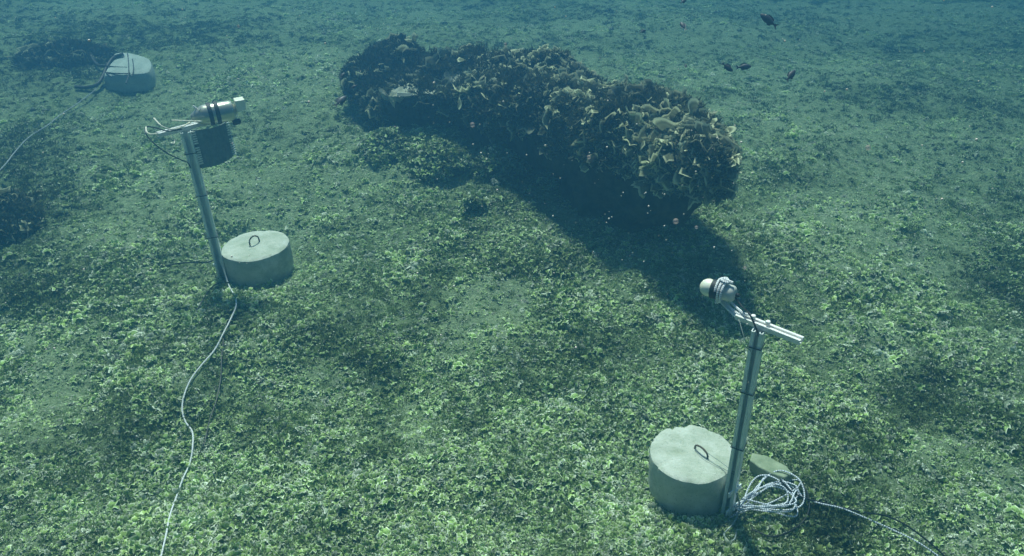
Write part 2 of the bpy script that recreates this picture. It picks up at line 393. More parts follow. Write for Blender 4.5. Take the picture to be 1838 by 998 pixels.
def scatter_obj(name, pts, rot, scl, pick, tint, coll, parent=None, label=None, cat=None):
    me = bpy.data.meshes.new(name); me.vertices.add(len(pts)); me.vertices.foreach_set('co', pts.astype(np.float32).ravel())
    for nm, ty, dt in (('rot', 'FLOAT_VECTOR', rot), ('scl', 'FLOAT', scl), ('tint', 'FLOAT', tint)):
        at = me.attributes.new(nm, ty, 'POINT'); at.data.foreach_set('vector' if ty == 'FLOAT_VECTOR' else 'value', np.asarray(dt, np.float32).ravel())
    at = me.attributes.new('pick', 'INT', 'POINT'); at.data.foreach_set('value', pick.astype(np.int32))
    o = link(name, me, parent); tag(o, label, cat, None, 'stuff')
    ng = bpy.data.node_groups.new(name, 'GeometryNodeTree')
    ng.interface.new_socket('Geometry', in_out='INPUT', socket_type='NodeSocketGeometry'); ng.interface.new_socket('Geometry', in_out='OUTPUT', socket_type='NodeSocketGeometry')
    gi = ng.nodes.new('NodeGroupInput'); go = ng.nodes.new('NodeGroupOutput'); ip = ng.nodes.new('GeometryNodeInstanceOnPoints')
    ci = ng.nodes.new('GeometryNodeCollectionInfo'); ci.inputs['Collection'].default_value = coll; ci.inputs['Separate Children'].default_value = True; ci.inputs['Reset Children'].default_value = True
    def na(nm, ty):
        q = ng.nodes.new('GeometryNodeInputNamedAttribute'); q.data_type = ty; q.inputs[0].default_value = nm
        return [s for s in q.outputs if s.enabled and s.name == 'Attribute'][0]
    ng.links.new(gi.outputs[0], ip.inputs['Points']); ng.links.new(ci.outputs[0], ip.inputs['Instance']); ip.inputs['Pick Instance'].default_value = True
    ng.links.new(na('pick', 'INT'), ip.inputs['Instance Index'])
    er = ng.nodes.new('FunctionNodeEulerToRotation'); ng.links.new(na('rot', 'FLOAT_VECTOR'), er.inputs[0]); ng.links.new(er.outputs[0], ip.inputs['Rotation'])
    ng.links.new(na('scl', 'FLOAT'), ip.inputs['Scale']); ng.links.new(ip.outputs[0], go.inputs[0])
    md = o.modifiers.new('scatter', 'NODES'); md.node_group = ng
    return o

# ------------------------------------------------------------------ the rock slab: plan outline taken at its real height
ROCKZ = .98
OUT = [(1336, 250, .72), (1334, 284, .70), (1312, 304, .69), (1245, 300, .69), (1190, 288, .70), (1120, 272, .72), (1050, 250, .74), (985, 228, .76), (930, 208, .78), (880, 190, .80), (830, 178, .82), (770, 174, .84), (710, 172, .86), (668, 156, .86),
       (632, 132, .88), (634, 108, .90), (668, 88, .90), (710, 84, .88), (770, 92, .86), (840, 98, .86), (900, 104, .86), (970, 118, .84), (1030, 132, .82), (1070, 150, .80), (1130, 168, .78), (1190, 182, .76), (1250, 200, .74), (1295, 218, .73), (1325, 234, .72)]
OW = np.array([atz(px - 38 * max(0, px - 1100) / 238., py + (14 if py < 106 else 0) - (14 if (py > 220 and px < 1320) else 0), z - .15 + .31 * (px - 630) / 700.) for px, py, z in OUT])
RC = OW.mean(0)
print('rock ends', OW[:, 0].min(), OW[:, 0].max(), OW[:, 1].min(), OW[:, 1].max(), 'ground under', gz(RC[0], RC[1]))
NA = 420
def closed(P, n):
    L = np.linalg.norm(np.diff(np.vstack([P, P[:1]]), axis=0), axis=1); c = np.concatenate([[0], np.cumsum(L)]); t = np.linspace(0, c[-1], n, endpoint=False)
    PP = np.vstack([P, P[:1]]); o_ = np.stack([np.interp(t, c, PP[:, k]) for k in range(3)], 1)
    for _ in range(6): o_ = .25 * np.roll(o_, 1, 0) + .5 * o_ + .25 * np.roll(o_, -1, 0)
    return o_
EDGE = closed(OW, NA)
HUMPS = [(752, 98, .24, .12), (700, 104, .22, .04), (830, 104, .25, .10), (900, 112, .22, .06), (648, 128, .12, .03), (1080, 150, .2, .04), (1200, 180, .25, .05), (960, 190, .25, .06), (1100, 240, .25, .05), (905, 120, .3, .05)]
PITS = [(740, 150, .26, .11), (815, 150, .22, .07), (760, 118, .18, .08)]
HUMPS = [(atz(a, b, .76), r, h) for a, b, r, h in HUMPS]; PITS = [(atz(a, b, .73), r, h) for a, b, r, h in PITS]
rings = []
for s in list(np.linspace(.02, 1, 70)):                       # the top, centre to rim
    P = RC + (EDGE - RC) * s; P[:, 2] += 0
    for c, r, h in HUMPS: P[:, 2] += h * np.exp(-((P[:, 0] - c[0]) ** 2 + (P[:, 1] - c[1]) ** 2) / r ** 2)
    for c, r, h in PITS: P[:, 2] -= h * np.exp(-((P[:, 0] - c[0]) ** 2 + (P[:, 1] - c[1]) ** 2) / r ** 2)
    P[:, 2] -= .05 * np.clip((s - .9) / .1, 0, 1) ** 2
    rings.append(P)
top_rim = rings[-1]
frac_r = np.clip((EDGE[:, 0] + 1.0) / 2.0, 0, 1)             # 0 at the far left end, 1 at the near right end
for t, s in [(.10, 1.012), (.22, 1.01), (.38, .985), (.54, .95), (.70, .91), (.86, .86), (1.0, .80)]:
    P = RC + (EDGE - RC) * s; th = .24 + .13 * frac_r
    P[:, 2] = top_rim[:, 2] - .02 - th * t; rings.append(P)
low = rings[-1][:, 2].copy()
for t, s in [(.15, .75), (.4, .69), (.7, .63), (1.0, .58)]:  # the undercut and the foot that carries it
    P = RC + (EDGE - RC) * s
    g = gz(P[:, 0], P[:, 1]) - .08
    P[:, 2] = low + (np.minimum(g, low - .05) - low) * (t ** 1.3); rings.append(P)
RV = np.array(rings); nR = len(RV)
d1 = np.roll(RV, -1, 1) - np.roll(RV, 1, 1); d0 = np.gradient(RV, axis=0); NRM = np.cross(d0, d1); NRM /= np.linalg.norm(NRM, axis=2)[..., None] + 1e-9
if NRM[30, :, 2].mean() < 0: NRM = -NRM
fx, fy, fz_ = RV[..., 0].ravel(), RV[..., 1].ravel(), RV[..., 2].ravel()
disp = .10 * fbm(fx / .34, fy / .34, fz_ / .34, 3, 5) + .04 * (1 - 2 * np.abs(fbm(fx / .13, fy / .13, fz_ / .13, 3, 15))) + .016 * fbm(fx / .04, fy / .04, fz_ / .04, 2, 25)
RV = RV + NRM * disp.reshape(nR, NA)[..., None]
Vr = RV.reshape(-1, 3); Fr = [(i * NA + j, (i + 1) * NA + j, (i + 1) * NA + (j + 1) % NA, i * NA + (j + 1) % NA) for i in range(nR - 1) for j in range(NA)]
Fr.append(tuple(range(NA)))
rb = np.array([RC[0], RC[1], float(gz(RC[0], RC[1]))])
rock = empty('rock_slab', rb, 'huge dark overhanging rock slab crusted with leafy algae, casting a deep shadow on the seabed', 'rock')
link('boulder', mesh_of('boulder', Vr - rb, Fr, M['rock']), rock)

from mathutils.bvhtree import BVHTree
bvh = BVHTree.FromPolygons([tuple(v) for v in Vr], Fr)
SED = []
for px, py, rx, ry in [(722, 158, .19, .10), (808, 152, .15, .10), (745, 132, .08, .16), (662, 98, .09, .06), (775, 168, .12, .05)]:
    hit = bvh.ray_cast(Vector((0, 0, CAMH)), Vector(ray(px, py)))[0]
    if hit is not None: SED.append((np.array(hit), rx, ry)); print('sediment', hit)
# crust: about 300 single large fronds, the rest as one part
d1 = np.roll(RV, -1, 1) - np.roll(RV, 1, 1); d0 = np.gradient(RV, axis=0); NR = np.cross(d0, d1); NR /= np.linalg.norm(NR, axis=2)[..., None] + 1e-9
if NR[30, :, 2].mean() < 0: NR = -NR
AREA = np.linalg.norm(np.cross(d0, d1), axis=2)
def rock_samples(n, r, lo, hi, wfun=None):
    w_ = AREA[lo:hi].copy()
    if wfun is not None: w_ = w_ * wfun(RV[lo:hi], NR[lo:hi])
    w_ = w_.ravel() / w_.sum(); i = r.choice(len(w_), n, p=w_)
    return RV[lo:hi].reshape(-1, 3)[i] + r.normal(0, .008, (n, 3)), NR[lo:hi].reshape(-1, 3)[i]
def keep(P, N_):
    """thin out the growth over the sediment hollows"""
    w_ = np.ones(P.shape[:-1])
    for c, rx, ry in SED: w_ = w_ * (1 - .96 * np.exp(-(((P[..., 0] - c[0]) / (rx * .95)) ** 2 + ((P[..., 1] - c[1]) / (ry * 1.1)) ** 2) ** 2))
    for c, r, h in (): w_ = w_ * (1 - .985 * np.exp(-(((P[..., 0] - c[0]) ** 2 + (P[..., 1] - c[1]) ** 2) / (r * .75) ** 2) ** 2))
    return w_
r2 = np.random.default_rng(23)
crust_src = make_src('crust_clumps', [(clump(r2, 8, .046, .045, (.1, 1.5), ruff=.2), M['crust']) for _ in range(6)] + [(tuft(r2, 60, .045, .04), M['fuzz']) for _ in range(5)])
def align(nrm, r, jit=.5):
    out = np.zeros_like(nrm)
    for i, q in enumerate(nrm):
        d = Vector(q) + Vector(r.normal(0, jit, 3)) * .6; d = d + Vector((0, 0, .35))
        e = (d.to_track_quat('Z', 'Y') @ Euler((0, 0, r.uniform(0, 6.28))).to_quaternion()).to_euler(); out[i] = e
    return out
P, Nn = rock_samples(6600, r2, 2, 72, lambda a, b: keep(a, b) * np.clip(.75 + 1.3 * fbm(a[..., 0] / .22, a[..., 1] / .22, a[..., 2] / .22, 2, 91), .06, 2))
scatter_obj('crust_algae', P - rb, align(Nn, r2), r2.uniform(.4, 1.3, len(P)) * (1 + .5 * vnoise(P[:, 0] / .3, P[:, 1] / .3, P[:, 2] / .3, 92)), np.where(r2.uniform(0, 1, len(P)) < np.clip(.30 + .22 * P[:, 0] + .3 * vnoise(P[:, 0] / .25, P[:, 1] / .25, 0, 44), .1, .8), r2.integers(0, 6, len(P)), r2.integers(6, 11, len(P))), np.clip(r2.normal(.32, .3, len(P)) - .25 * P[:, 0] - .3 * vnoise(P[:, 0] / .3, P[:, 1] / .3, 0, 45), 0, .95), crust_src, rock)
big = []
for k in range(10):
    V, Fc, A = frond(r2, 1.0, nr=4, na=11, spread=r2.uniform(1.6, 2.9), cup=r2.uniform(.1, .7), ruff=r2.uniform(.08, .2))
    big.append(mesh_of('frond', V, Fc, M['crust'], attrs={'rad': A}))
P, Nn = rock_samples(300, r2, 12, 72, lambda a, b: keep(a, b) * np.clip(.75 + .55 * a[..., 0], .12, 2))
for i in range(300):
    o = link('frond', big[i % 10], rock); d = Vector(Nn[i]) + Vector(r2.normal(0, .55, 3)) + Vector((0, 0, .3))
    o.rotation_euler = (d.to_track_quat('Z', 'Y') @ Euler((r2.uniform(-.9, .9), 0, r2.uniform(0, 6.28))).to_quaternion()).to_euler()
    s = r2.uniform(.05, .095); o.scale = (s * r2.uniform(.9, 1.5), s, s); o.location = Vector(P[i] - rb - Nn[i] * .01)
# pale sediment lumps in the hollow
def lump(c, rx, ry, h, seed, n=26, m=9):
    V = []; 
    for i in range(m + 1):
        s = i / m
        for j in range(n):
            q = 2 * np.pi * j / n; k = 1 + .22 * math.sin(2 * q + seed) + .12 * math.sin(5 * q + seed * 2)
            V.append((c[0] + rx * s * k * math.cos(q), c[1] + ry * s * k * math.sin(q), c[2] + h * (1 - s ** 2.4) - .02 * (s > .99)))
    V = np.array(V); V[:, 2] += .03 * fbm(V[:, 0] / .06, V[:, 1] / .06, o=3, seed=int(seed * 9))
    Fc = [(i * n + j, i * n + (j + 1) % n, (i + 1) * n + (j + 1) % n, (i + 1) * n + j) for i in range(m) for j in range(n)]
    return V, Fc
for hc, rx, ry in SED:
    hit = Vector(hc); h = .01; px = hc[0] * 700 + 900
    V, Fc = lump(np.array(hit), rx, ry, h, px * .01)
    for v in V:
        q = bvh.ray_cast(Vector((v[0], v[1], 3)), Vector((0, 0, -1)))[0]
        if q is not None: v[2] = q.z + .010 + .010 * float(fbm(v[0] / .04, v[1] / .04, o=2, seed=6))
    b = MB(); b.add(V, Fc); b.build('sediment_patch', M['sediment'], rock)

# ------------------------------------------------------------------ algae carpet on the seabed
def carpet(name, n, region, seed, size, label, prob):
    r = np.random.default_rng(seed); y0, y1 = region
    u = r.uniform(0, 1, n); y = y0 * (y1 / y0) ** u; x = r.uniform(-1, 1, n) * (.78 * y + .7)
    c, d = fields(x, y); g = prob(c, d)
    ok = r.uniform(0, 1, n) < g
    for (bx, by, rr, _), rad in zip(PADS, (.175, .19)): ok &= np.hypot(x - bx, y - by) > rad + .012
    x, y, c, d = x[ok], y[ok], c[ok], d[ok]; m = len(x)
    P = np.stack([x, y, gz(x, y) - .004], 1)
    rot = np.stack([r.normal(0, .25, m), r.normal(0, .25, m), r.uniform(0, 6.28, m)], 1)
    turf = r.uniform(0, 1, m) < np.clip(.22 + .5 * d, 0, .8)
    pick = np.where(turf, r.integers(8, 13, m), np.where(r.uniform(0, 1, m) < .45, r.integers(16, 20, m), r.integers(0, 8, m))); pick = np.where(r.uniform(0, 1, m) < .05 + .25 * (1 - c), r.integers(13, 16, m), pick)
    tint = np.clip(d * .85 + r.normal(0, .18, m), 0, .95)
    scatter_obj(name, P, rot, r.uniform(.4, 1.35, m) * (1 + .35 * vnoise(x / .3, y / .3, 0, 5)) * size * (1 + .02 * y), pick, tint, pad_src, None, label, 'algae'); print(name, m)
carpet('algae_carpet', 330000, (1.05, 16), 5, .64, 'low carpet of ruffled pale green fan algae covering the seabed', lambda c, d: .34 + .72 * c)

# ------------------------------------------------------------------ concrete blocks
def block(T, D, H, label, group, seed, hook_px, tilt=(0, 0)):
    n = 96; V = []; R_ = D / 2; th = np.arange(n) * 2 * np.pi / n
    prof = [(0, 0.0), (0, .5), (0, .8), (-.001, .93), (-.006, .985), (-.018, 1.0), (-.06, 1.0), (-.11, .998), (-.16, .995), (-H - .03, .985)]
    nrows = len(prof)
    wob = 1 + .010 * fbm(np.cos(th) * 1.3, np.sin(th) * 2.2, o=3, seed=seed); chip = (.016 if seed == 4 else .007) * np.clip(fbm(np.cos(th) * 5, np.sin(th) * 5, o=3, seed=seed + 5) + .05, -1, .12)
    for i, (z, s) in enumerate(prof):
        for j in range(n):
            rr = R_ * s * wob[j] + (chip[j] if 2 < i < 6 else 0)
            V.append((rr * math.cos(th[j]), rr * math.sin(th[j]), z + (.004 * fbm(rr * math.cos(th[j]) * 14, rr * math.sin(th[j]) * 14, o=2, seed=seed)) + (chip[j] * .5 if i > 2 and i < 6 else 0)))
    V = np.array(V); V = V @ rotm((tilt[0], tilt[1], 0)).T
    Fc = [(i * n + j, (i + 1) * n + j, (i + 1) * n + (j + 1) % n, i * n + (j + 1) % n) for i in range(nrows - 1) for j in range(n)]
    e = empty('concrete_block', (T[0], T[1], T[2] - H), label, 'block', group)
    b = MB(); b.add(V + T, Fc[: n * nrows]); o = b.build('block_body', M['concrete'], e); 
    # iron eye
    p0 = atz(*hook_px[0], T[2] - .004); p2 = atz(*hook_px[1], T[2] - .004); mid = (p0 + p2) / 2; hh = hook_px[2]
    b = MB(); b.tube([p0, p0 * .85 + mid * .15 + [0, 0, hh * .7], mid + [0, 0, hh], p2 * .85 + mid * .15 + [0, 0, hh * .7], p2], .0042, 8, 6); b.build('lifting_eye', M['rust'], e)
    return e
block(TR, .345, BH_R, 'near round white concrete block with a stone plate and rope coil beside it', 'round concrete mooring blocks', 4, ((1247, 806), (1270, 824), .035))
block(TL, .375, BH_L, 'farther round white concrete block on the left, with the black-banded silver instrument above its post', 'round concrete mooring blocks', 14, ((449, 442), (466, 434), .05))

# ------------------------------------------------------------------ posts
def channel(b, p0, p1, side, w_=.041, t=.003, depth=.041, lip=.010):
    """strut channel from p0 to p1; 'side' is the direction the open slot faces"""
    a = np.array(p1, float) - p0; L = np.linalg.norm(a); a /= L; s = np.array(side, float); s -= a * (s @ a); s /= np.linalg.norm(s); q = np.cross(a, s); c = (np.array(p0) + p1) / 2; h = L / 2
    b.box(c - s * (depth / 2 - t / 2), (a, s, q), (h, t / 2, w_ / 2))
    for k in (-1, 1):
        b.box(c + q * k * (w_ / 2 - t / 2) + s * t / 2, (a, s, q), (h, depth / 2 - t / 2 - .0001, t / 2))
        b.box(c + s * (depth / 2 - t / 2 + .0005) + q * k * (w_ / 2 - lip / 2 - t * .5), (a, s, q), (h, t / 2, lip / 2))
        b.box(c + s * (depth / 2 - .006) + q * k * (w_ / 2 - lip - t * .5), (a, s, q), (h, .005, t / 2))
    return b
def post_height(base, ypx):
    for z in np.arange(.2, 2.4, .002):
        if proj([base[0], base[1], base[2] + z])[1] < ypx: return z
    return 1.0
# right post stands against the block's right front side
def on_rim(T, D, ang, gap): return np.array([T[0] + math.cos(ang) * (D / 2 + gap), T[1] + math.sin(ang) * (D / 2 + gap)])
BR = G(1312, 924, 0.0); BL = G(405, 500, 0.0)
for nm, B, T, D in (('R', BR, TR, .345), ('L', BL, TL, .375)):
    v2 = B[:2] - T[:2]; v2 = v2 / np.linalg.norm(v2); B[:2] = T[:2] + v2 * (D / 2 + .025); B[2] = T[2] - (BH_R if nm == 'R' else BH_L)
    print(nm, 'base', B, proj(B))
hR = post_height(BR, 592); hL = post_height(BL, 236)
print('heights', hR, hL)
TOPR = BR + [0, 0, hR]; TOPL = BL + [0, 0, hL]; print('tops', proj(TOPR), proj(TOPL))
TOPR = TOPR + [0, 0, 0]; TOPR[:2] = atz(1362, 592, TOPR[2])[:2]; TOPL[:2] = atz(333, 236, TOPL[2])[:2]
pr = empty('instrument_post', BR, 'near galvanised channel post holding up a short bright crossbar, bolted to the near block', 'post', 'galvanised posts')
side = np.array([-.55, -.83, 0])
b = channel(MB(), BR - [0, 0, .01], TOPR, side); b.build('upright', M['steel'], pr, smooth=False)
# crossbar
zc = TOPR[2] + .010
A0 = atz(1323, 566, zc); A1 = atz(1439, 612, zc); print('crossbar', np.linalg.norm(A1 - A0))
b = channel(MB(), A0, A1, (0, 0, 1), w_=.032, depth=.018, lip=.008); b.build('crossbar', M['steel_bright'], pr, smooth=False)
for k in (.25, .48):
    c = A0 + (A1 - A0) * k; b = MB(); b.lathe(c + [0, 0, .014], (0, 0, 1), [(0, .009), (.012, .009), (.013, .007)], 6); b.build('bolt', M['steel_bright'], pr, smooth=False)
# clamps holding the post to the block
def strap(T, B, dz, parent):
    v2 = np.array([T[0] - B[0], T[1] - B[1], 0.0]); v2 /= np.linalg.norm(v2); q = np.cross(v2, [0, 0, 1]); c = np.array([B[0], B[1], T[2] - dz]) + v2 * .004
    b = MB(); b.box(c - v2 * .026, (v2, q, [0, 0, 1]), (.002, .04, .012)); b.lathe(c - v2 * .028, -v2, [(0, .008), (.008, .008)], 6); b.build('clamp', M['steel'], parent, smooth=False)
strap(TR, BR, .05, pr); strap(TR, BR, .15, pr)

pl = empty('instrument_post', BL, 'far galvanised post with a dark slotted plate, left of the far block', 'post', 'galvanised posts')
b = channel(MB(), BL - [0, 0, .01], TOPL, (.25, -.97, 0), w_=.05); b.build('upright', M['steel'], pl, smooth=False)
strap(TL, BL, .06, pl)
zl = TOPL[2] + .012
C0 = atz(282, 242, zl); C1 = atz(424, 205, zl); print('left bar', np.linalg.norm(C1 - C0))
b = channel(MB(), C0, C1, (0, 0, 1), w_=.036, depth=.02); b.build('crossbar', M['steel_bright'], pl, smooth=False)
# dark slotted plate hanging under the crossbar, slightly bowed
U = (C1 - C0) / np.linalg.norm(C1 - C0); Wd = np.cross(U, [0, 0, 1.0])
if Wd[1] > 0: Wd = -Wd
def along_bar(px):
    best = min(np.linspace(-.3, 1.3, 600), key=lambda t: abs(proj(C0 + (C1 - C0) * t)[0] - px)); return C0 + (C1 - C0) * best
pa = along_bar(338); pb = along_bar(404)
wid = np.linalg.norm(pb - pa); hgt = .205
b = MB(); Vp = []; nU, nV = 60, 12
for off in (0, .006):
    for i in range(nV + 1):
        for j in range(nU + 1):
            u = j / nU; v = i / nV; bow = .05 * math.sin(math.pi * u) + .0022 * math.sin(u * 62)
            Vp.append(pa + U * wid * u + Wd * (.028 + bow - off) - np.array([0, 0, 1]) * (.012 + v * (hgt - .025 * (u - .2))))
W1 = nU + 1; K = (nV + 1) * W1; Fp = []
for i in range(nV):
    for j in range(nU):
        a_ = i * W1 + j; Fp += [(a_, a_ + W1, a_ + W1 + 1, a_ + 1), (K + a_, K + a_ + 1, K + a_ + W1 + 1, K + a_ + W1)]
for j in range(nU): Fp += [(j, j + 1, K + j + 1, K + j), (nV * W1 + j, K + nV * W1 + j, K + nV * W1 + j + 1, nV * W1 + j + 1)]
for i in range(nV): Fp += [(i * W1, K + i * W1, K + (i + 1) * W1, (i + 1) * W1), (i * W1 + nU, (i + 1) * W1 + nU, K + (i + 1) * W1 + nU, K + i * W1 + nU)]
b.add(Vp, Fp); plate = b.build('slotted_plate', M['dark_plate'], pl, smooth=False)
for i in range(15):
    if i == 6: continue
    for sgn, u in ((0, .03), (1, .95)):
        v = (i + .5) / 15; hw = .017 if sgn == 0 else .011; bow = .05 * math.sin(math.pi * u)
        c = pa + U * wid * u + Wd * (.033 + bow) - np.array([0, 0, 1]) * (.014 + v * (hgt - .02))
        b = MB(); b.box(c, (U, Wd, [0, 0, 1]), (hw, .003, .0034)); b.build('tooth', M['tooth'] if sgn == 0 else M['steel'], plate, smooth=False)  # pale bars painted in place of slots lit from behind

# ------------------------------------------------------------------ instruments
Ux = (A0 - A1) / np.linalg.norm(A1 - A0)                      # from the crossbar towards the instrument
def cyl_between(b, p, q, prof, n=32): b.lathe(p, q - p, prof, n)
zi = zc + .055
I1 = atz(1321, 529, zi); I0 = atz(1264, 521, zi)
I0 = I1 + (I0 - I1) ; Ld = np.linalg.norm(I0 - I1); ax = (I0 - I1) / Ld; print('instr len', Ld)
ax = ax * .45 + Ux * .55; ax /= np.linalg.norm(ax); L = .150; rI = .031; P1 = I1.copy()
ins = empty('sensor', P1 + ax * L / 2 - [0, 0, rI], 'pale cylindrical sensor with a rounded cream cap, tied with rope to the near crossbar', 'instrument', 'cylindrical underwater instruments')
b = MB(); b.lathe(P1, ax, [(0, .008), (.002, .020), (.006, .026), (.012, .030), (.02, rI), (.082, rI)], 32); b.build('housing', M['plastic'], ins)
b = MB(); b.lathe(P1 + ax * .090, ax, [(0, rI + .0005), (.014, rI + .002), (.026, rI * .96), (.036, rI * .74), (.042, rI * .42), (.045, .004)], 32); b.build('dome_cap', M['cap'], ins)
for t0 in (.050, .070):
    b = MB(); b.lathe(P1 + ax * t0, ax, [(0, rI + .001), (.001, rI + .005), (.019, rI + .005), (.02, rI + .001)], 32); b.build('band', M['black'], ins)
# rope lashings round the sensor down to the crossbar
uu = np.cross(ax, [0, 0, 1.0]); uu /= np.linalg.norm(uu); ww = np.cross(uu, ax); 
if ww[2] < 0: ww = -ww
def wrap(t, tail, n=14, lean=0, a0=-2.2, a1=2.2, R_=None):
    R_ = R_ or rI + .010; pts = []
    for i in range(n + 1):
        q = a0 + (a1 - a0) * i / n; pts.append(P1 + ax * (t + lean * i / n) + (uu * math.sin(q) + ww * math.cos(q)) * R_)
    return pts + tail
lash = empty('rope_lashing', P1 + ax * .06, 'white and black flecked rope tying the pale sensor to the near crossbar', 'rope')
e0 = A0 + np.array([0, 0, .02]); toC = -Wd
b = MB(); b.tube(wrap(.046, [P1 + ax * .02 - ww * .03, e0 - Ux * .02, e0 - Ux * .05 + [0, 0, .004]], lean=-.012), .0048); b.build('rope_turn', M['rope'], lash)
b = MB(); b.tube(wrap(.056, [P1 + ax * .03 - ww * .045, e0 + Ux * .005 - [0, 0, .01], e0 - Ux * .03 - [0, 0, .012]], lean=-.005), .0048); b.build('rope_turn', M['rope'], lash)
b = MB(); b.tube(wrap(.066, [P1 + ax * .07 - ww * .055, P1 + ax * .045 - ww * .035], lean=.004, a0=-1.2), .0045); b.build('rope_turn', M['rope'], lash)
kn = P1 + ax * .046 + ww * (rI + .012)
b = MB(); b.tube([kn + ax * .02, kn + uu * .012 + ww * .006, kn - ax * .016, kn - uu * .012 + ww * .004, kn + ax * .012 + ww * .008, kn - ax * .03 + ww * .002], .0055); b.build('knot', M['rope'], lash)
# support bracket below the sensor (continues the crossbar line)
br = P1 + ax * .05 - ww * (rI + .006)
b = MB(); b.box((br + A0) / 2 - [0, 0, .006], ((br - A0) / np.linalg.norm(br - A0), uu, np.cross(uu, (br - A0) / np.linalg.norm(br - A0))), (np.linalg.norm(br - A0) / 2 + .02, .012, .002)); b.build('bracket', M['steel'], ins, smooth=False)
b = MB(); b.lathe(P1 - ax * .014, ax, [(0, .005), (.004, .0075), (.014, .0075)], 12); b.build('connector', M['black'], ins)
for q in (.4, 2.4, 4.2): b = MB(); b.lathe(P1 + ax * .006 + (uu * math.cos(q) + ww * math.sin(q)) * .019, -ax, [(0, .0028), (.003, .0028)], 6); b.build('screw', M['rust'], ins, smooth=False)
for par, B_, T_, w2, fr in ((pr, BR, TOPR, .024, (.42, .71, .93)), (pl, BL, TOPL, .029, (.35, .62, .88))):
    for f_ in fr:
        c_ = B_ + (T_ - B_) * f_; b = MB()
        for k, (dx, dy) in enumerate(((1, 0), (-1, 0), (0, 1), (0, -1))):
            sd = side / np.linalg.norm(side) if par is pr else np.array([.25, -.97, 0]); qd = np.cross([0, 0, 1.0], sd); dd = sd * dx + qd * dy; tt_ = qd * abs(dx) + sd * abs(dy)
            b.box(c_ + dd * w2, (dd, tt_, [0, 0, 1]), (.0008, w2 + .0006, .0022))
        b.build('cable_tie', M['black'], par, smooth=False)
# black cable from the sensor down the post
zt = TOPR[2]
def onz(px, py, z): return atz(px, py, z)
b = MB(); b.tube([P1 + ax * .012, onz(1330, 548, zi - .02), onz(1344, 562, zi), onz(1352, 577, zc + .035), onz(1358, 592, zc + .01), onz(1364, 610, zt - .06), onz(1366, 632, zt - .13), onz(1363, 660, zt - .22)], .0032)
tag(b.build('signal_cable', M['cable']), 'thin black cable looping from the pale sensor over the near crossbar', 'cable')
b = MB(); b.tube([onz(1324, 606, zt - .02), onz(1334, 617, zt - .04), onz(1346, 629, zt - .08)], .0014, 5); b.tube([onz(1326, 570, zc), onz(1331, 590, zt), onz(1338, 612, zt - .03), onz(1350, 636, zt - .1)], .0012, 5)
tag(b.build('loose_line', M['line']), 'thin loose line hanging at the top of the near post', 'line')

# left instrument
zl2 = zl + .062
q0 = atz(342, 211, zl2); q1 = atz(420, 197, zl2); La = np.linalg.norm(q1 - q0); al = (q1 - q0) / La; rL = .052; print('left instr', La)
inl = empty('sensor', (q0 + q1) / 2 - [0, 0, rL], 'silver cylindrical instrument with black bands and a white square end, on the far crossbar', 'instrument', 'cylindrical underwater instruments')
b = MB(); b.lathe(q0, al, [(0, .010), (.008, .018), (.03, .034), (.055, rL * .93), (.07, rL), (La - .02, rL), (La - .006, rL * .9), (La, rL * .6), (La + .012, rL * .45)], 32); b.build('housing', M['housing'], inl)
for t0 in (.40, .56):
    b = MB(); b.lathe(q0 + al * La * t0, al, [(0, rL + .001), (.001, rL + .006), (.020, rL + .006), (.021, rL + .001)], 32); b.build('band', M['black'], inl)
lu = np.cross(al, [0, 0, 1.0]); lu /= np.linalg.norm(lu); lw = np.cross(lu, al); lw = lw if lw[2] > 0 else -lw
ec = q1 + al * .034 + lw * .024
b = MB(); b.box(ec, (al, lu, lw), (.024, .030, .028)); b.build('end_block', M['cap'], inl, smooth=False, bevel=.003)
b = MB(); b.lathe(q1 - al * .02 - lw * (rL + .012) - lu * .0, al, [(0, .012), (.004, .016), (.035, .016), (.04, .010)], 16); b.build('shackle', M['black'], inl)
b = MB(); b.lathe(q0 + al * .045 + lw * .03 , lw * .8 - al * .6, [(0, .006), (.03, .005), (.034, .003)], 10); b.build('valve', M['steel_bright'], inl)
# cable loops and cord ends on the left of the far post
zk = zl + .02
b = MB(); b.tube([onz(326, 232, zk + .01), onz(300, 235, zk + .03), onz(278, 229, zk + .01), onz(262, 228, zk), onz(262, 240, zk - .02), onz(276, 257, zk - .06), onz(300, 275, zk - .11), onz(325, 287, zk - .16), onz(340, 296, zk - .20), onz(350, 330, zk - .34)], .0032)
tag(b.build('signal_cable', M['cable']), 'black cable looping out to the left from the top of the far post', 'cable')
b = MB()
b.tube([onz(343, 218, zk + .02), onz(326, 228, zk + .02), onz(308, 232, zk + .03), onz(290, 226, zk + .06), onz(276, 212, zk + .08)], .0036)
b.tube([onz(309, 216, zk + .04), onz(332, 217, zk + .05), onz(362, 218, zk + .05)], .0036)
b.tube([onz(340, 222, zk + .02), onz(352, 205, zk + .05), onz(360, 196, zk + .09)], .0036)
b.tube([onz(262, 228, zk + .01), onz(263, 236, zk), onz(270, 241, zk - .01), onz(284, 240, zk - .01)], .0040)
b.tube([onz(308, 246, zk - .02), onz(313, 252, zk - .04), onz(312, 258, zk - .05), onz(307, 256, zk - .05)], .0030)
tag(b.build('cord_ends', M['white_cord']), 'cream cord with loose frayed ends knotted round the far crossbar', 'cord')

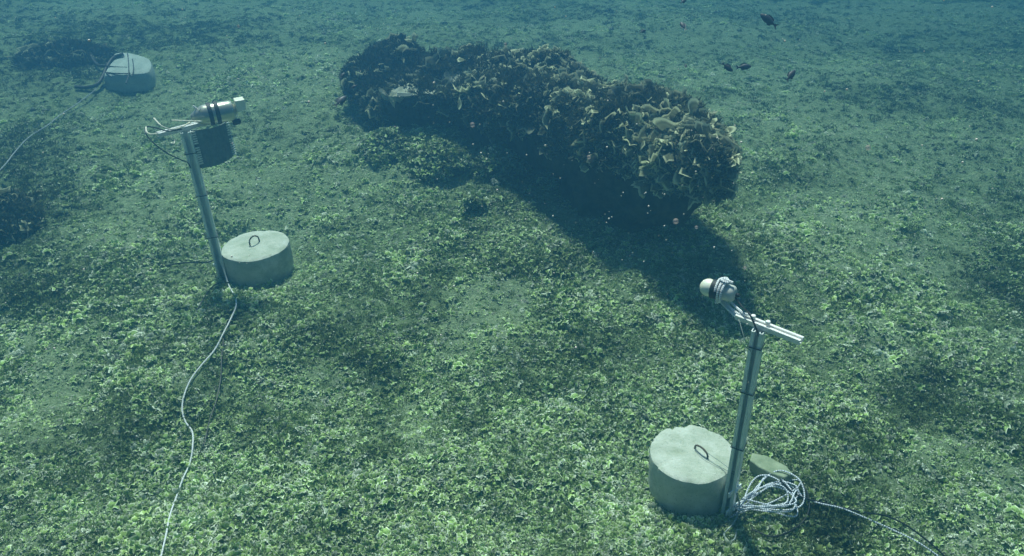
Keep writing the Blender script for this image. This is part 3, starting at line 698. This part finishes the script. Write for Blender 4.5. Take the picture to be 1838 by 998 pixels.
# ------------------------------------------------------------------ ropes and cables on the seabed
def ground_pts(L, dz): return [G(a, b_, 0) + np.array([0, 0, dz + (c if len(t) > 2 else 0)]) for t in L for a, b_, c in [(t[0], t[1], t[2] if len(t) > 2 else 0)]]
LR = [(395, 462), (403, 480), (413, 510), (421, 530), (424, 547), (417, 566), (402, 596), (385, 628), (362, 655), (343, 680), (331, 708), (327, 735), (333, 757), (345, 775), (346, 800), (341, 830), (328, 860), (318, 888), (305, 925), (298, 960), (289, 1000), (280, 1050), (262, 1120)]
pts = []
for i, (a_, b_) in enumerate(LR):
    if i < 3: pts.append(atz(a_, b_, BL[2] + (.20, .14, .07)[i]) + [0, -.02, 0])
    else: pts.append(G(a_, b_, .034 if i < 7 else .018))
b = MB(); b.tube(pts, .0035, 7, 9); tag(b.build('rope', M['rope']), 'single white flecked rope winding down from the far post to the bottom edge', 'rope')
b = MB(); b.tube([G(412, 507, .03), G(398, 507, .05), G(382, 514, .04), G(368, 532, .03), G(354, 556, .015), G(345, 572, .0)], .0032, 6)
tag(b.build('cable_loop', M['cable']), 'short black cable arching off the rope below the far post', 'cable')
b = MB(); b.tube([G(392, 463, .03), G(375, 470, .03), G(350, 471, .03), G(318, 473, .02), G(290, 480, .0)], .0040, 6)
tag(b.build('cable_end', M['cable']), 'short black cable lying left of the far post foot', 'cable')
b = MB(); b.tube([G(*p, .02) for p in [(402, 600), (398, 640), (396, 680), (388, 720), (376, 755), (368, 790), (355, 820)]], .0028, 6)
tag(b.build('thin_cable', M['cable']), 'thin dark cable lying in the algae right of the winding rope', 'cable')

# coil: one long rope, many flattened turns, then out to the right
cpt = G(1378, 892, .02); ea = G(1436, 868, .02) - cpt; ea[2] = 0; rA = np.linalg.norm(ea[:2]); eu = ea / rA; ev = np.array([-eu[1], eu[0], 0])
r3 = np.random.default_rng(5); pts = []; turns = 8; per = 16
KP = np.stack([r3.uniform(.6, 1.2, turns + 2), r3.uniform(.1, 1.7, turns + 2), r3.normal(0, .03, turns + 2), r3.normal(0, .03, turns + 2), r3.uniform(-1.2, 1.0, turns + 2)])
for k in range(turns * per):
    q = 2 * np.pi * k / per; f = k / per; i = int(f); f -= i; f = f * f * (3 - 2 * f); sa, sb, ox, oy, sk = KP[:, i] * (1 - f) + KP[:, i + 1] * f
    x = math.cos(q) * rA * sa - .02; y_ = (math.sin(q) + sk * math.cos(q) * .5) * rA * .62 * sb * (.55 + .45 * math.cos(q)) + oy
    p = cpt + eu * (x + ox) + ev * y_; p[2] = float(gz(p[0], p[1])) + .020 + .007 * i + .012 * math.sin(q * 1.5 + i); pts.append(p)
P0 = pts
_q = P0[-1].copy()
b = MB(); b.tube(P0 + [G(1430, 880, .06), G(1442, 893, .04), G(1470, 903, .03), G(1510, 912, .03), G(1550, 928, .03), G(1600, 950, .03), G(1645, 972, .03), G(1690, 1003, .03), G(1740, 1050, .03), G(1800, 1110, .02)], .0030, 7, 5)
tag(b.build('coiled_rope', M['rope_coil']), 'tangled coil of white and blue flecked rope beside the near block, running off right', 'rope')
b = MB(); pz = BR[2]
b.tube([atz(1322, 885, pz + .16), atz(1327, 905, pz + .10), atz(1324, 925, pz + .05), G(1312, 945, .03), G(1300, 958, .02), G(1306, 972, .02), G(1318, 968, .02), G(1322, 955, .02)], .0034, 6)
tag(b.build('rope_tail', M['line']), 'thin blue-grey cord looping on the seabed at the near post foot', 'cord')
b = MB(); b.tube([G(1436, 862, .05), G(1450, 888, .04), G(1452, 915, .03), G(1440, 938, .02), G(1415, 955, .02), G(1385, 963, .02), G(1350, 950, .02)], .0036, 7)
b.tube([G(1400, 862, .06), G(1425, 885, .05), G(1455, 897, .04), G(1490, 905, .03), G(1540, 918, .03), G(1590, 926, .03), G(1630, 945, .03), G(1670, 975, .03), G(1700, 1003, .03), G(1730, 1040, .02)], .0036, 7)
tag(b.build('black_cable', M['cable']), 'black cable curving out of the rope coil towards the lower right corner', 'cable')
b = MB(); e_ = atz(1262, 808, TR[2] + .02); b.tube([e_, (e_ + atz(1318, 848, TR[2] + .02)) / 2 + [0, 0, .004], atz(1318, 848, TR[2] + .02)], .0012, 5); b.tube([atz(1247, 806, TR[2] + .005), atz(1262, 821, TR[2] + .006), atz(1300, 842, TR[2] + .006), atz(1318, 852, TR[2] + .01)], .0010, 5)
tag(b.build('fishing_line', M['line']), 'thin line stretched from the iron eye of the near block to its post', 'line')

# stone plate
sc_ = [(1350, 812), (1378, 818), (1412, 836), (1424, 850), (1408, 857), (1385, 850), (1362, 838), (1346, 826)]
zs = G(1385, 850)[2] + .05
top = [atz(a_, b_, zs + .0) for a_, b_ in sc_]; n = len(top); V = []
for sdz, sh in ((0, .97), (-.005, 1.0), (-.03, 1.0), (-.07, .95)):
    c = np.mean(top, 0)
    for p in top: V.append(c + (p - c) * sh + [0, 0, sdz])
Fc = [(i * n + j, i * n + (j + 1) % n, (i + 1) * n + (j + 1) % n, (i + 1) * n + j) for i in range(3) for j in range(n)] + [tuple(range(n))[::-1], tuple(3 * n + j for j in range(n))]
b = MB(); b.add(V, Fc); tag(b.build('stone_plate', M['stone'], smooth=False, bevel=.004), 'flat pale green stone plate lying behind the rope coil', 'stone')

# ------------------------------------------------------------------ far slab with straps, upper left
fs = [(186, 148), (199, 120), (209, 110), (232, 106), (262, 107), (274, 116), (277, 134), (272, 148)]
gb = G(228, 160); zf = gb[2] + .07
top = np.array([G(a_, b_, .05) + [0, 0, .05] for a_, b_ in fs]); _A = np.c_[top[:, :2], np.ones(len(top))]; _pl = np.linalg.lstsq(_A, top[:, 2], rcond=None)[0]; top[:, 2] = _A @ _pl; c = top.mean(0); n = 48
def slab_at(a_, b_, h=0.0):
    r_ = ray(a_, b_); t = (_pl[2] + h - CAMH) / (r_[2] - _pl[0] * r_[0] - _pl[1] * r_[1]); return np.array([0, 0, CAMH]) + r_ * t
tt = np.concatenate([[0], np.cumsum(np.linalg.norm(np.diff(np.vstack([top, top[:1]]), axis=0), axis=1))]); ti = np.linspace(0, tt[-1], n, endpoint=False); PP = np.vstack([top, top[:1]])
ring = np.stack([np.interp(ti, tt, PP[:, k]) for k in range(3)], 1)
for _ in range(2): ring = .25 * np.roll(ring, 1, 0) + .5 * ring + .25 * np.roll(ring, -1, 0)
V = [c + [0, 0, .012]]; prof = [(.4, .012), (.8, .008), (.95, 0), (1.0, -.02), (1.03, -.07), (1.03, -.30)]
for s, dz in prof: V += list(c + (ring - c) * s + [0, 0, dz])
Fc = [(0, 1 + j, 1 + (j + 1) % n) for j in range(n)] + [(1 + i * n + j, 1 + (i + 1) * n + j, 1 + (i + 1) * n + (j + 1) % n, 1 + i * n + (j + 1) % n) for i in range(len(prof) - 1) for j in range(n)]
fe = empty('concrete_slab', (c[0], c[1], gb[2]), 'pale rounded concrete slab with dark straps, hazy in the upper left', 'slab')
b = MB(); b.add(V, Fc); b.build('slab_body', M['old_concrete'], fe)
for L_ in ([(229, 96), (231, 112), (231, 134), (226, 150)], [(238, 106), (240, 125), (236, 138)], [(184, 117), (205, 120), (228, 121)], [(190, 130), (210, 132), (234, 132)], [(190, 130), (200, 139)]):
    b = MB(); b.tube([slab_at(a_, b_, .01) for a_, b_ in L_], .005, 6); b.build('strap', M['black'], fe)
b = MB(); b.tube([slab_at(222, 97, .03), slab_at(205, 103, .02), slab_at(193, 118, .0), slab_at(184, 138, -.03), slab_at(174, 152, -.04), slab_at(155, 157, -.05), slab_at(134, 156, -.04)], .014, 9)
b.tube([slab_at(162, 96, -.05), slab_at(168, 108, -.07), slab_at(178, 118, -.05), slab_at(192, 118, -.01)], .013, 8)
tag(b.build('rubber_hose', M['black']), 'thick dark hose curving along the left side of the hazy slab', 'hose')
b = MB(); b.tube([G(178, 150, .04), G(170, 162, .03), G(140, 185, .03), G(110, 205, .03), G(85, 225, .03), G(50, 248, .03), G(25, 275, .03), G(5, 300, .03), G(-40, 345, .02)], .004, 6, 8)
tag(b.build('far_rope', M['far_rope']), 'pale rope trailing from the hazy slab down to the left edge', 'rope')
# dark shaggy mound left of the slab
def mound(px, py, rx, ry, h, name, label, nfz, seed, group=None, sc=1.0, src_=None, hi=11):
    r = np.random.default_rng(seed); c = G(px, py); n, m = 60, 14; V = []; Nn = []
    for i in range(m + 1):
        s = i / m
        for j in range(n):
            q = 2 * np.pi * j / n; x = c[0] + rx * s * math.cos(q); y = c[1] + ry * s * math.sin(q)
            k = math.sqrt(max(0, 1 - s * s)); V.append((x, y, float(c[2]) + h * k * (1 + .35 * float(vnoise(x / .18, y / .18, 0, seed))) - .06 * s)); Nn.append((math.cos(q) * s, math.sin(q) * s, k + .2))
    V = np.array(V); Fc = [(i * n + j, (i + 1) * n + j, (i + 1) * n + (j + 1) % n, i * n + (j + 1) % n) for i in range(m) for j in range(n)]
    e = empty(name, (c[0], c[1], c[2]), label, 'rock', group); b = MB(); b.add(V, Fc); b.build('boulder', M['rock'], e)
    idx = r.integers(0, len(V), nfz); Nn = np.array(Nn)
    scatter_obj('fuzz_algae', V[idx] + r.normal(0, .012, (nfz, 3)) - c, align(Nn[idx], r), r.uniform(.7, 1.6, nfz) * sc, (np.where(r.uniform(0, 1, nfz) < .3, r.integers(0, 6, nfz), r.integers(6, 11, nfz)) if src_ is None else r.integers(0, 11, nfz)), np.clip(r.normal(.45 if src_ is None else .45, .3, nfz), 0, .95), src_ or crust_src, e)
mound(110, 104, .42, .26, .07, 'overgrown_rock', 'low dark shaggy rock left of the hazy slab', 700, 3)
mound(-8, 395, .26, .28, .09, 'overgrown_rock', 'dark shaggy rock at the left edge of the picture', 500, 8)
for k, (px, py, rr, hh) in enumerate([(900, 300, .20, .11), (790, 285, .22, .09), (985, 335, .12, .07), (852, 372, .07, .06), (695, 262, .20, .09)]):
    mound(px, py, rr, rr * .8, hh, 'overgrown_stone', ['leafy stone with pale tips below the middle of the slab', 'leafy stone below the slab face, in the middle of the row', 'small leafy stone deepest in the slab shadow', 'knobbly stone alone on the edge of the slab shadow', 'leafy stone at the left end of the row below the slab'][k], int(2600 * rr), 30 + k, 'small stones along the rock slab', .7, pad_src)

# ------------------------------------------------------------------ fish
def make_fish(px, py, d, length, ang, label, yaw=0.0):
    d *= .72; length *= .8
    """ang = direction the head points in the picture (radians, 0 = right)"""
    c = atd(px, py, d); hd = RT * math.cos(ang) - DN * math.sin(ang); hd = hd * math.cos(yaw) + F * math.sin(yaw)
    up = -DN * math.cos(ang) - RT * math.sin(ang)
    if up[2] < 0: up = -up
    lat = np.cross(hd, up); lat /= np.linalg.norm(lat)
    e = empty('fish', c, label, 'fish', 'small dark fish above the seabed'); L_ = length
    prof = [(.50, .004, .004), (.46, .055, .04), (.38, .11, .07), (.25, .17, .095), (.08, .20, .10), (-.08, .175, .085), (-.22, .11, .055), (-.32, .055, .03), (-.38, .04, .015)]
    V = []; n = 14
    for t, h, w_ in prof:
        for j in range(n):
            q = 2 * np.pi * j / n; V.append(c + hd * t * L_ + up * h * L_ * math.cos(q) + lat * w_ * L_ * math.sin(q))
    Fc = [(i * n + j, i * n + (j + 1) % n, (i + 1) * n + (j + 1) % n, (i + 1) * n + j) for i in range(len(prof) - 1) for j in range(n)] + [tuple(range(n)), tuple((len(prof) - 1) * n + j for j in range(n))[::-1]]
    b = MB(); b.add(V, Fc); b.build('body', M['fish'], e)
    def fin(name, P2, th=.006):
        P2 = [c + hd * a_ * L_ + up * b_ * L_ for a_, b_ in P2]; m = len(P2); V = [p + lat * th * L_ for p in P2] + [p - lat * th * L_ for p in P2]
        Fc = [tuple(range(m)), tuple(range(m, 2 * m))[::-1]] + [(i, m + i, m + (i + 1) % m, (i + 1) % m) for i in range(m)]
        bb = MB(); bb.add(V, Fc); bb.build(name, M['fish'], e, smooth=False)
    fin('tail_fin', [(-.36, .035), (-.48, .10), (-.60, .17), (-.52, .05), (-.49, 0), (-.52, -.05), (-.60, -.17), (-.48, -.10), (-.36, -.035)])
    fin('dorsal_fin', [(.22, .165), (.12, .25), (-.02, .25), (-.16, .23), (-.26, .16), (-.24, .09), (-.02, .17)])
    fin('anal_fin', [(-.02, -.17), (-.10, -.24), (-.22, -.20), (-.25, -.09)])
R_ = math.radians
make_fish(1379, 36, 5.2, .105, R_(142), 'largest dark fish, high above the right end of the rock slab')
make_fish(1226, 46, 6.2, .075, R_(112), 'dark fish near the top edge, right of the slab middle', .5)
make_fish(1154, 56, 6.6, .055, R_(25), 'small dark fish above the back edge of the slab', .4)
make_fish(1306, 121, 5.6, .078, R_(-38), 'left fish of the close pair right of the slab')
make_fish(1336, 120, 5.8, .088, R_(5), 'right fish of the close pair right of the slab')
make_fish(1420, 135, 5.2, .082, R_(48), 'slim dark fish pointing up, rightmost of all', .3)
make_fish(1227, 2, 6.3, .06, R_(40), 'dark fish cut off by the top edge of the picture', .4)
make_fish(1231, 118, 6.0, .035, R_(80), 'tiny dark fish just behind the slab', .6)
make_fish(612, 181, 6.0, .11, R_(50), 'dark slender fish low beside the left end of the slab', .5)
make_fish(635, 156, 6.1, .05, R_(30), 'small fish beside the left end of the slab', .3)
make_fish(615, 135, 6.3, .05, R_(60), 'small fish off the upper left corner of the slab', .4)

# ------------------------------------------------------------------ specks drifting in the water
def mat_speck():
    m, n, o = mat_new('drifting_speck'); p = N(n, 'ShaderNodeBsdfDiffuse'); p.inputs[0].default_value = (.60, .53, .48, 1)
    t = N(n, 'ShaderNodeBsdfTransparent'); ly = N(n, 'ShaderNodeLayerWeight'); ly.inputs[0].default_value = .35
    ms = N(n, 'ShaderNodeMixShader'); r_ = N(n, 'ShaderNodeMapRange'); n.links.new(ly.outputs['Facing'], r_.inputs[0]); r_.inputs[1].default_value = 0; r_.inputs[2].default_value = .6; r_.inputs[3].default_value = .62; r_.inputs[4].default_value = 1
    n.links.new(r_.outputs[0], ms.inputs[0]); n.links.new(p.outputs[0], ms.inputs[1]); n.links.new(t.outputs[0], ms.inputs[2]); n.links.new(ms.outputs[0], o.inputs[0]); return m
M['speck'] = mat_speck()
def ball(c, r, n=10, m=7):
    V = []
    for i in range(m):
        t = math.pi * (i + .02) / (m - 1 + .04)
        for j in range(n): q = 2 * np.pi * j / n; V.append(np.array(c) + r * np.array([math.sin(t) * math.cos(q), math.sin(t) * math.sin(q), math.cos(t)]))
    return V, [(i * n + j, i * n + (j + 1) % n, (i + 1) * n + (j + 1) % n, (i + 1) * n + j) for i in range(m - 1) for j in range(n)]
SP = [(848, 224, 6, 'pink speck floating before the left half of the slab face'), (1057, 282, 5, 'pink speck floating before the middle of the slab face'), (1250, 408, 4, 'bright speck in the darkest part of the slab shadow'), (1558, 265, 6, 'orange speck floating over the open seabed on the right'), (1213, 397, 7, 'faint speck in the slab shadow'), (1337, 481, 4, 'speck at the lower right corner of the slab shadow'), (428, 47, 3, 'speck high on the left over the far seabed'), (907, 80, 4, 'speck at the back edge of the slab')]
for px, py, rp, lb in SP:
    d = 1.5; V, Fc = ball(atd(px, py, d), rp / FPX * d * .85); b = MB(); b.add(V, Fc)
    tag(b.build('drifting_speck', M['speck']), lb, 'particle', 'specks drifting in the water')
b = MB(); r4 = np.random.default_rng(99)
for k in range(420):
    px, py = r4.uniform(0, 1838), r4.uniform(0, 700)
    if k < 150: px, py = r4.uniform(700, 1340), r4.uniform(190, 540)
    d = r4.uniform(1.2, 3.4); V, Fc = ball(atd(px, py, d), r4.uniform(.4, 1.5) / FPX * 2.0, 6, 5); b.add(V, Fc)
tag(b.build('suspended_dust', plain('dust', (.6, .58, .5))), 'tiny pale dust grains suspended all through the water', 'particles', None, 'stuff')

# ------------------------------------------------------------------ the water as a body of haze
m, n, o = mat_new('water_haze'); pv = N(n, 'ShaderNodeVolumePrincipled')
pv.inputs['Color'].default_value = (.058, .205, .355, 1); pv.inputs['Absorption Color'].default_value = (.0, .06, .06, 1); pv.inputs['Density'].default_value = .158; pv.inputs['Anisotropy'].default_value = .65
n.links.new(pv.outputs[0], o.inputs['Volume'])
b = MB(); b.box((0, 30, (3.1 - 4) / 2), ((1, 0, 0), (0, 1, 0), (0, 0, 1)), (95, 95, (3.1 + 4) / 2)); hz = b.build('haze', m, smooth=False)
tag(hz, 'blue-green sea water filling the whole place', None, None, 'stuff')
for o in list(bpy.data.objects):
    if '_o' in o: del o['_o']
